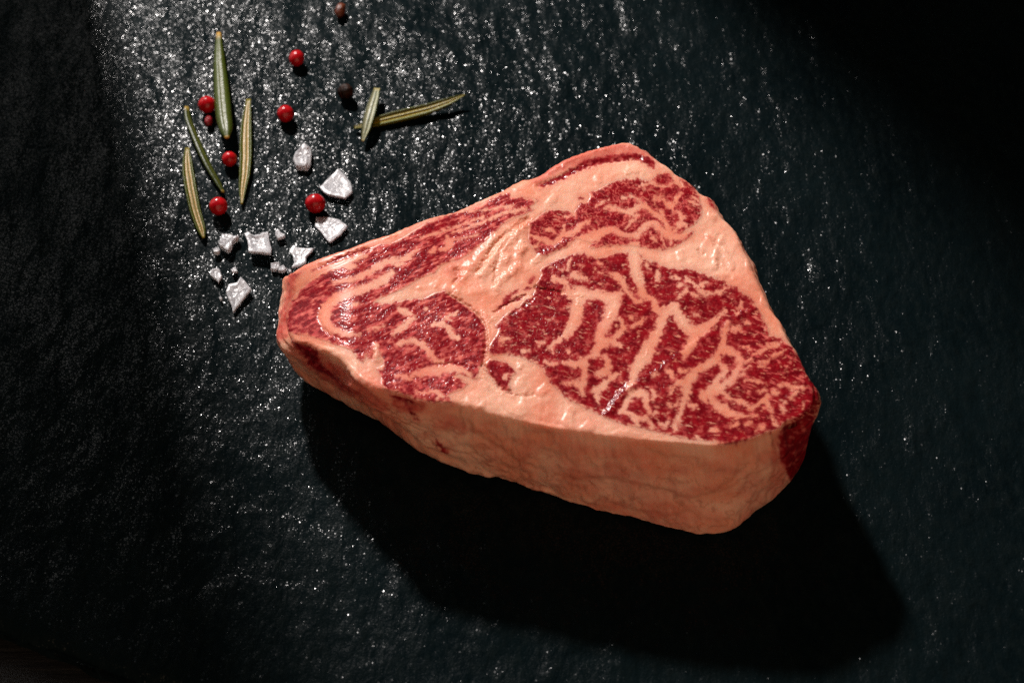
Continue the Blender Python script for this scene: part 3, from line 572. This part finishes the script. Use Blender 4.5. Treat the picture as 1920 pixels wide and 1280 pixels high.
def meat_mesh(name, V, Q, T3, attrs, label=None):
    F = [Q]; me_v = V - off
    if T3 is not None: Q = np.concatenate([Q, np.concatenate([T3, T3[:, 2:3]], 1)]) if False else Q
    me = bpy.data.meshes.new(name)
    loops = Q.ravel(); starts = np.arange(0, len(loops), 4)
    if T3 is not None:
        starts = np.concatenate([starts, len(loops) + np.arange(0, T3.size, 3)]); loops = np.concatenate([loops, T3.ravel()])
    me.vertices.add(len(me_v)); me.vertices.foreach_set('co', me_v.astype(np.float32).ravel())
    me.loops.add(len(loops)); me.loops.foreach_set('vertex_index', loops.astype(np.int32))
    me.polygons.add(len(starts)); me.polygons.foreach_set('loop_start', starts.astype(np.int32))
    me.update(calc_edges=True); me.polygons.foreach_set('use_smooth', np.ones(len(starts), bool))
    me.materials.append(MMEAT)
    o = bpy.data.objects.new(name, me); col.objects.link(o); o.parent = steak
    for k, a in attrs.items(): attr(o, k, a)
    if label: o['label'] = label
    return o
cat2 = lambda a, b: np.concatenate([a, b, [a[0], .9]])
ATT = dict(fat=cat2(fatT, fatS), mar=cat2(marT, marS), stain_shade=cat2(stT, stS), vein=cat2(vnT, vnS))
meat_mesh('fat_body', verts, quads, tris, ATT, 'pale peach fat rim and rind of the steak')
# each muscle is a part of its own, set a hair proud of the fat around it
def muscle(name, k, label):
    sdm = sample(MUS[k], tpx, tpy)
    keep = (sdm > -4.5) & (edge_px > 2.0)
    qm = quads[(quads < nt).all(1)]
    qm = qm[keep[qm].all(1)]
    ids, inv = np.unique(qm, return_inverse=True); q = inv.reshape(-1, 4)
    V = PT[ids].copy(); lift = sstep(-4.5, 1.5, sdm[ids]) * sstep(2, 8, edge_px[ids])
    V[:, 2] += -0.00006 + 0.00014 * lift
    n = len(V); Vb = V.copy(); Vb[:, 2] -= 0.004
    ed = np.concatenate([q[:, [0, 1]], q[:, [1, 2]], q[:, [2, 3]], q[:, [3, 0]]])
    keyv = np.minimum(ed[:, 0], ed[:, 1]) * np.int64(n) + np.maximum(ed[:, 0], ed[:, 1])
    _, ix, cnt = np.unique(keyv, return_index=True, return_counts=True)
    be = ed[ix[cnt == 1]]
    sk = np.stack([be[:, 1], be[:, 0], be[:, 0] + n, be[:, 1] + n], -1)
    Q = np.concatenate([q, q[:, ::-1] + n, sk])
    at = {a: np.concatenate([ATT[a][ids]] * 2) for a in ATT}
    meat_mesh(name, np.concatenate([V, Vb]), Q, None, at, label)
muscle('eye_muscle', 0, 'large dark red eye muscle with branching marbling')
muscle('cap_muscle', 1, 'dark red muscle near the back corner with thin white seams')
muscle('flank_muscle', 2, 'pinkish red streaky muscle at the pointed left end')
muscle('small_muscle', 3, 'small pink wedge of lean between the two large muscles')

# ------------------------------------------------------------------ peppercorns
def mat_berry(name, c1, c2, rough):
    t = NT(name); v = t.coord(); n1 = t.noise(500, 3, .6, v); n2 = t.noise(1600, 2, .5, v)
    t.set(Base__Color=t.mix(t.rng(n1, .35, .7), c1, c2), Roughness=rough, Normal=t.bump(t.math('ADD', n1, t.math('MULTIPLY', n2, .3)), 0.00005))
    t.b.inputs['Specular IOR Level'].default_value = 0.35
    t.b.inputs['Subsurface Weight'].default_value = 0.12; t.b.inputs['Subsurface Radius'].default_value = (1, .2, .1); t.b.inputs['Subsurface Scale'].default_value = 0.0012
    return t.m
MRED = mat_berry('red_berry', (0.33, 0.003, 0.007), (0.50, 0.008, 0.011), .22)
MDRED = mat_berry('dark_red_berry', (0.16, 0.006, 0.010), (0.24, 0.010, 0.014), .3)
MBLK = mat_berry('black_pepper', (0.008, 0.004, 0.003), (0.040, 0.014, 0.007), .55)
MBLK.node_tree.nodes['Principled BSDF'].inputs['Specular IOR Level'].default_value = 0.15
MBRN = mat_berry('brown_seed', (0.06, 0.010, 0.004), (0.17, 0.040, 0.012), .4)
MSCAR = mat_berry('stem_scar', (0.10, 0.012, 0.008), (0.20, 0.035, 0.020), .6)
def berry(name, px, py, rx, ry, mat, label, cat, group, seed, wrinkle=0.022, tilt=0.0, scar=None, rz=0.0):
    s = 1.0 / FPX
    dep = np.linalg.norm(pt(px, py, 0) - CAM)
    r1 = rx * dep / FPX; r2 = ry * dep / FPX; rzv = min(r1, r2)
    c = pt(px, py, rzv)
    nu, nv = 40, 24; vs = []; fs = []
    for j in range(nv + 1):
        th = math.pi * j / nv
        for i in range(nu):
            ph = 2 * math.pi * i / nu; d = np.array([math.sin(th) * math.cos(ph), math.sin(th) * math.sin(ph), math.cos(th)])
            k = 1 + wrinkle * float(perlin(np.array([d[0] * 2 + seed * 3.1 + d[2]]), np.array([d[1] * 2 - d[2] * 1.4 + seed]), 2)[0])
            if wrinkle > .08: k += .16 * abs(float(perlin(np.array([d[0] * 4.5 + seed]), np.array([d[1] * 4.5 + d[2] * 4]), 4)[0]))
            if scar is not None:
                sdv = np.array(scar) / np.linalg.norm(scar); k -= .10 * math.exp(-((1 - float(d @ sdv)) / .018))
            p = d * k * np.array([r1, r2, rzv])
            vs.append(p)
    for j in range(nv):
        for i in range(nu):
            a, b = j * nu + i, j * nu + (i + 1) % nu; fs.append((a, a + nu, b + nu, b))
    lo = min(v[2] for v in vs)
    if scar is None:
        o = mesh_obj(name, vs, fs, mat)
    else:
        o = empty(name); mesh_obj('husk', vs, fs, mat, o)
    o.location = c; o.rotation_euler = (0, 0, rz); o.location.z = -lo - 0.0003
    tag(o, label, cat, group)
    if scar is not None:
        sdv = Vector(scar).normalized(); q = sdv.to_track_quat('Z', 'Y'); R = rzv * .22; sv_ = [tuple(q @ Vector((0, 0, rzv * .92)))]
        for i in range(10):
            a = i * math.pi / 5; rad = R * (1 if i % 2 else .72)
            sv_.append(tuple(q @ Vector((rad * math.cos(a), rad * math.sin(a), rzv * .905))))
        for i in range(10):
            a = i * math.pi / 5; sv_.append(tuple(q @ Vector((R * 1.1 * math.cos(a), R * 1.1 * math.sin(a), rzv * .80))))
        f2 = [(0, 1 + i, 1 + (i + 1) % 10) for i in range(10)] + [(1 + i, 11 + i, 11 + (i + 1) % 10, 1 + (i + 1) % 10) for i in range(10)]
        sc_ = mesh_obj('stem_scar', sv_, f2, MSCAR, o)
    return o
GR = 'pink peppercorns scattered on the slate'
berry('pink_peppercorn', 556, 108, 14, 16, MRED, 'oval red peppercorn, the highest in the picture, alone above the others', 'peppercorn', GR, 1)
berry('pink_peppercorn', 388, 195, 16, 16, MRED, 'red peppercorn touching the left side of the big rosemary leaf', 'peppercorn', GR, 2)
berry('pink_peppercorn', 535, 212, 15.5, 16, MRED, 'red peppercorn lying alone between the rosemary leaves and the white salt cube', 'peppercorn', GR, 3, scar=(.5, -.8, -.25))
berry('pink_peppercorn', 430, 297, 14, 14, MRED, 'small red peppercorn just below the tip of the big rosemary leaf', 'peppercorn', GR, 4)
berry('pink_peppercorn', 409, 385, 17, 17, MRED, 'red peppercorn above the salt flakes, right of the lowest rosemary leaf', 'peppercorn', GR, 5, scar=(.85, -.35, .25))
berry('pink_peppercorn', 591, 380, 19, 18, MRED, 'largest red peppercorn, between two salt flakes near the steak', 'peppercorn', GR, 6)
berry('peppercorn_fragment', 391, 226, 7, 11, MDRED, 'dark red peppercorn fragment in the shadow of a red peppercorn', 'peppercorn', None, 7, wrinkle=.12)
berry('black_peppercorn', 648, 171, 14, 13, MBLK, 'wrinkled black peppercorn left of the two crossed rosemary leaves', 'peppercorn', None, 8, wrinkle=.16)
berry('brown_seed', 638, 19, 9, 16, MBRN, 'brown oval seed at the top edge of the picture', 'seed', None, 9, wrinkle=.10, rz=-.15)

# ------------------------------------------------------------------ rosemary leaves
def mat_leaf(name, margin, band, mid, tip, fuzz):
    t = NT(name); u = t.att('across'); v = t.att('along'); nz = t.noise(900, 3, .6, t.coord()); n2 = t.noise(2600, 2, .5, t.coord())
    au = t.math('ABSOLUTE', u)
    c = t.mix(t.rng(au, fuzz, fuzz + .14), band, margin)
    c = t.mix(t.rng(au, .16, .08), c, mid)
    c = t.mix(t.math('MULTIPLY', t.rng(nz, .4, .7), .3), c, t.mix(.5, c, (0.05, 0.045, 0.015)))
    c = t.mix(t.rng(v, .09, 0.0), c, tip)
    c = t.mix(t.rng(v, .95, 1.0), c, tip)
    t.set(Base__Color=c, Roughness=.33, Normal=t.bump(t.math('ADD', nz, t.math('MULTIPLY', n2, .5)), 0.00009))
    t.b.inputs['Specular IOR Level'].default_value = 0.2
    t.b.inputs['Subsurface Weight'].default_value = 0.08; t.b.inputs['Subsurface Scale'].default_value = 0.0008
    return t.m
ML_TOP = mat_leaf('leaf_upper_side', (0.030, 0.044, 0.003), (0.055, 0.070, 0.010), (0.10, 0.11, 0.04), (0.42, 0.24, 0.05), .55)
ML_UND = mat_leaf('leaf_underside', (0.058, 0.070, 0.002), (0.36, 0.225, 0.065), (0.17, 0.14, 0.03), (0.16, 0.13, 0.015), .36)
ML_DRK = mat_leaf('leaf_dark_side', (0.028, 0.038, 0.003), (0.034, 0.042, 0.004), (0.06, 0.065, 0.01), (0.30, 0.20, 0.04), .3)
ML_GRY = mat_leaf('leaf_grey_bands', (0.030, 0.040, 0.003), (0.30, 0.30, 0.19), (0.035, 0.045, 0.005), (0.35, 0.30, 0.12), .62)
ML_YEL = mat_leaf('leaf_yellow_bands', (0.080, 0.092, 0.002), (0.30, 0.225, 0.010), (0.075, 0.075, 0.005), (0.14, 0.12, 0.012), .36)
MRIB = mat_leaf('leaf_rib', (0.12, 0.10, 0.02), (0.12, 0.10, 0.02), (0.12, 0.10, 0.02), (0.35, 0.24, 0.06), .5)
def cat_rom(P, n):
    P = np.array(P, float); Q = np.vstack([2 * P[0] - P[1], P, 2 * P[-1] - P[-2]]); out = []
    m = len(P) - 1
    for t in np.linspace(0, m, n):
        i = min(int(t), m - 1); f = t - i; a, b, c, d = Q[i:i + 4]
        out.append(.5 * (2 * b + (c - a) * f + (2 * a - 5 * b + 4 * c - d) * f * f + (3 * b - a - 3 * c + d) * f ** 3))
    return np.array(out)
def leaf(path, mat, label, under, roll=0.0, rib=True):
    """path: (px, py, height m, width px); a needle leaf with rolled edges"""
    n = 46; C = cat_rom(path, n)
    P = unproj(C[:, 0], C[:, 1], C[:, 2]); dep = np.linalg.norm(P - CAM, axis=1); W = np.clip(C[:, 3], 1.5, None) * dep / FPX * .5
    T = np.gradient(P, axis=0); T /= np.linalg.norm(T, axis=1)[:, None]
    B = np.cross(T, np.array([0, 0, 1.0])); B /= np.linalg.norm(B, axis=1)[:, None]; Nn = np.cross(B, T)
    cr, sr = math.cos(roll), math.sin(roll); B, Nn = B * cr + Nn * sr, Nn * cr - B * sr
    prof = []                                            # (across -1..1, height in half widths) upper face then lower face
    m = 14
    for i in range(m + 1):
        u = -1 + 2 * i / m
        if under: z = .26 * math.exp(-((abs(u) - .80) / .20) ** 2) + .10 * math.exp(-(u / .15) ** 2) + .05 - .35 * max(0, abs(u) - .85) / .15
        else: z = .52 * (1 - u * u) ** .6 - .10 * math.exp(-(u / .16) ** 2)
        prof.append((u, z))
    low = [(u, -.42 * (1 - u * u) ** .5 - .02) for u, _ in prof[1:-1]][::-1]
    ring = prof + low; k = len(ring)
    vs = []; ac = []; al = []
    wob = perlin(np.arange(n) / 5.0, np.full(n, path[0][0] * .37), 6) * .12
    for j in range(n):
        for u, z in ring:
            vs.append(P[j] + B[j] * (u + wob[j] * .3) * W[j] + Nn[j] * z * W[j]); ac.append(u); al.append(j / (n - 1))
    fs = [(j * k + i, j * k + (i + 1) % k, (j + 1) * k + (i + 1) % k, (j + 1) * k + i) for j in range(n - 1) for i in range(k)]
    fs += [tuple(range(k))[::-1], tuple((n - 1) * k + i for i in range(k))]
    vs = np.array(vs); lo = vs[:, 2].min(); base = P[n // 2].copy(); base[2] = 0
    vs[:, 2] -= min(0, lo) if lo < 0 else 0
    if rib:
        o = empty('rosemary_leaf', base); bl_ = mesh_obj('blade', vs - base, fs, mat, o)
    else:
        o = bl_ = mesh_obj('rosemary_leaf', vs - base, fs, mat); o.location = base
    attr(bl_, 'across', ac); attr(bl_, 'along', al)
    tag(o, label, 'rosemary leaf', 'rosemary leaves scattered on the slate')
    if rib:
        z0 = (.13 if under else .30); rv = []; rs = 6; sh = -min(0, lo)
        for j in range(3, n - 3):
            for i in range(rs):
                a = 2 * math.pi * i / rs
                rv.append(P[j] + B[j] * W[j] * (.075 * math.cos(a) + wob[j] * .3) + Nn[j] * W[j] * (z0 - .03 + .085 * math.sin(a)) + np.array([0, 0, sh]) - base)
        nn_ = n - 6
        rf = [(j * rs + i, j * rs + (i + 1) % rs, (j + 1) * rs + (i + 1) % rs, (j + 1) * rs + i) for j in range(nn_ - 1) for i in range(rs)]
        r = mesh_obj('midrib', rv, rf, MRIB, o); attr(r, 'across', [0.9] * len(rv)); attr(r, 'along', [.5] * len(rv))
    return o
mm = 0.001
leaf([(410,62,1.0*mm,8),(411,100,1.6*mm,19),(414,150,2.2*mm,27),(418,200,3.2*mm,31),(423,240,4.2*mm,26),(426,259,4.6*mm,8)], ML_TOP, 'largest rosemary leaf, dark green, wide face up with a yellow tip', False, rib=False)
leaf([(350,201,1.2*mm,9),(353,222,1.4*mm,14),(364,252,1.6*mm,15),(379,287,1.6*mm,16),(394,317,1.4*mm,15),(408,341,1.0*mm,13),(419,361,.8*mm,6)], ML_DRK, 'narrow dark green rosemary leaf curling down from the left toward a peppercorn', False, roll=.5, rib=False)
leaf([(351,277,.8*mm,8),(351,300,1.0*mm,18),(354,330,1.2*mm,23),(360,365,1.2*mm,23),(368,400,1.0*mm,21),(377,428,.9*mm,17),(382,446,.8*mm,5)], ML_UND, 'leftmost rosemary leaf, pale underside up, ending above the salt', True)
leaf([(466,186,1.4*mm,9),(463,215,1.4*mm,17),(461,250,1.3*mm,23),(461,290,1.2*mm,24),(459,325,1.1*mm,22),(455,355,.9*mm,15),(453,383,.8*mm,4)], ML_UND, 'straight upright rosemary leaf with pale underside, right of the largest leaf', True)
leaf([(664,239,.8*mm,6),(685,234,.9*mm,14),(720,225,1.0*mm,22),(760,215,1.3*mm,24),(800,205,1.8*mm,22),(840,191,2.6*mm,16),(872,177,3.2*mm,3)], ML_YEL, 'long pointed rosemary leaf lying sideways under a shorter one', True, roll=-.25)
leaf([(707,166,2.6*mm,12),(702,185,2.9*mm,19),(694,212,3.1*mm,23),(687,240,2.5*mm,19),(680,265,1.6*mm,5)], ML_GRY, 'short rosemary leaf with grey stripes crossing over the long one', True, rib=False)

# ------------------------------------------------------------------ salt
def mat_salt():
    t = NT('sea_salt'); v = t.coord(); n1 = t.noise(380, 4, .65, v); n2 = t.noise(1500, 2, .5, v)
    t.set(Base__Color=t.mix(t.rng(n1, .35, .65), (0.50, 0.50, 0.525), (0.70, 0.69, 0.71)), Roughness=.32,
          Normal=t.bump(t.math('ADD', n1, t.math('MULTIPLY', n2, .3)), 0.00014))
    t.b.inputs['Transmission Weight'].default_value = 0.38; t.b.inputs['IOR'].default_value = 1.45
    t.b.inputs['Subsurface Weight'].default_value = 0.6; t.b.inputs['Subsurface Radius'].default_value = (1, .95, .95); t.b.inputs['Subsurface Scale'].default_value = 0.0012
    return t.m
MSALT = mat_salt()
def flake(poly, th, lift, label, seed, name='salt_flake', hollow=.35, tiltx=0.0, tilty=0.0, cat='salt flake', group='salt flakes on the slate'):
    """broken crystal flake: sharp outline, sunken or raised middle, real thickness"""
    rnd = random.Random(seed); n0 = len(poly); P = []
    for i in range(n0):                                 # extra points so that broken edges are not ruler straight
        a, b = np.array(poly[i], float), np.array(poly[(i + 1) % n0], float); L = np.hypot(*(b - a)); k = max(1, int(L / 5))
        nr = np.array([-(b - a)[1], (b - a)[0]]) / max(L, 1e-6)
        for j in range(k): P.append(a + (b - a) * j / k + (nr * rnd.uniform(-.6, .6) if j else 0))
    P = np.array(P); c = P.mean(0); G = unproj(P[:, 0], P[:, 1], lift); cw_ = G.mean(0); n = len(P)
    base = np.array([cw_[0], cw_[1], 0.0]); size = max(np.ptp(G[:, 0]), np.ptp(G[:, 1]))
    def height(x, y): return lift + tiltx * (x - cw_[0]) + tilty * (y - cw_[1])
    ca = rnd.uniform(0, math.pi); cd_ = np.array([math.cos(ca), math.sin(ca)])
    def crease(q): return -.22 * th * (1 if (q[:2] - cw_[:2]) @ cd_ > .12 * size else 0)      # broken step across the face
    vs = []; fs = []
    rings = [(1.0, 0.0), (.955, th * .9), (.78, th * (1.0 + .12 * hollow)), (.50, th * (1 - .75 * hollow)), (.20, th * (1 - .9 * hollow))]
    for f, z in rings:
        for i in range(n):
            q = cw_ + (G[i] - cw_) * f
            zj = rnd.uniform(-.07, .07) * th if 0 < f < .95 else 0
            vs.append((q[0] - base[0], q[1] - base[1], max(height(q[0], q[1]), 0.0) + (z if f < 1 else th * .62) + zj + (crease(q) if f < 1 else 0)))
    top_c = len(vs); vs.append((0, 0, lift + th * (1 - .9 * hollow)))
    for i in range(n):
        q = cw_ + (G[i] - cw_) * .97; vs.append((q[0] - base[0], q[1] - base[1], max(height(q[0], q[1]), 0.0) - .0002))
    bot_c = len(vs); vs.append((0, 0, max(lift, 0) - .0002))
    R = len(rings)
    for r in range(R - 1):
        for i in range(n): j = (i + 1) % n; fs.append((r * n + i, r * n + j, (r + 1) * n + j, (r + 1) * n + i))
    for i in range(n):
        j = (i + 1) % n; fs.append(((R - 1) * n + i, (R - 1) * n + j, top_c)); b0 = top_c + 1
        fs.append((b0 + i, b0 + j, j, i)); fs.append((b0 + j, b0 + i, bot_c))
    V = np.array(vs); area = 0.5 * sum(G[i][0] * G[(i + 1) % n][1] - G[(i + 1) % n][0] * G[i][1] for i in range(n))
    if area < 0: fs = [f[::-1] for f in fs]
    o = mesh_obj(name, vs, fs, MSALT, smooth=False); o.location = base
    return tag(o, label, cat, group)
flake([(550,306),(555,293),(571,276),(584,284),(585,296),(582,314),(577,321),(556,319)], 2.2*mm, 0, 'chunky white salt cube, topmost piece of salt', 1, 'salt_crystal', .12)
flake([(599,353),(617,334),(634,317),(645,327),(657,342),(661,363),(648,377),(614,368),(605,361)], 0.75*mm, .3*mm, 'broad pointed salt flake right of the largest peppercorn', 2, hollow=.25, tilty=-.12)
flake([(592,408),(614,408),(638,415),(652,427),(640,442),(619,457),(609,447),(604,439),(591,425)], .65*mm, .3*mm, 'cracked salt flake half shaded below the largest peppercorn', 3, hollow=.2, tiltx=.05)
flake([(458,439),(465,434),(467,439),(477,442),(488,440),(492,436),(503,436),(505,452),(510,469),(509,481),(489,478),(467,476),(464,452)], 0.9*mm, 1.2*mm, 'square hollow salt flake standing proud of the slate', 4, hollow=.6, tilty=-.10)
flake([(410,461),(417,443),(432,443),(438,447),(449,448),(447,452),(438,458),(436,466),(428,476),(413,466)], 1.7*mm, .2*mm, 'thick rounded salt lump with a small spur, just below a red peppercorn', 5, hollow=.05)
flake([(400,470),(405,467),(411,468),(413,474),(409,478),(401,477)], 1.2*mm, 0, 'tiny salt grain touching the left of the rounded salt lump', 6, 'salt_grain', .05)
flake([(517,435),(521,431),(527,438),(535,445),(521,451),(517,445)], .9*mm, .4*mm, 'small triangular salt chip right of the square hollow flake', 7, 'salt_chip', .15)
flake([(543,473),(550,461),(560,466),(571,467),(589,467),(583,475),(574,484),(574,494),(562,501),(547,503),(552,494),(549,480)], .55*mm, .3*mm, 'ragged three-armed salt flake partly behind the left end of the steak', 8, hollow=.2)
flake([(508,497),(524,494),(525,502),(517,509),(508,508)], 1.0*mm, 0, 'left one of two small salt crumbs beside the left end of the steak', 9, 'salt_chip', .1)
flake([(524,503),(532,499),(538,507),(532,511),(522,511)], 1.0*mm, 0, 'right one of two small salt crumbs beside the left end of the steak', 10, 'salt_chip', .1)
flake([(540,508),(544,506),(547,510),(543,513)], .7*mm, 0, 'tiny salt grain almost touching the left end of the steak', 11, 'salt_grain', .05)
flake([(393,514),(398,506),(409,504),(412,507),(417,520),(410,532),(407,527),(395,518)], 0.7*mm, .2*mm, 'small pointed salt flake at the far left of the salt', 12, hollow=.2)
flake([(433,507),(442,502),(446,511),(436,513)], .8*mm, 0, 'tiny salt crumb above the lowest salt flake', 13, 'salt_grain', .05)
flake([(424,548),(428,539),(429,536),(445,532),(452,521),(472,544),(457,562),(437,587),(435,577),(428,561)], 0.7*mm, .3*mm, 'large kite-shaped salt flake, lowest of the salt', 14, hollow=.45, tilty=.05)
flake([(411,559),(414,556),(417,561),(413,564)], .6*mm, 0, 'tiny salt grain left of the kite-shaped flake', 15, 'salt_grain', .05)
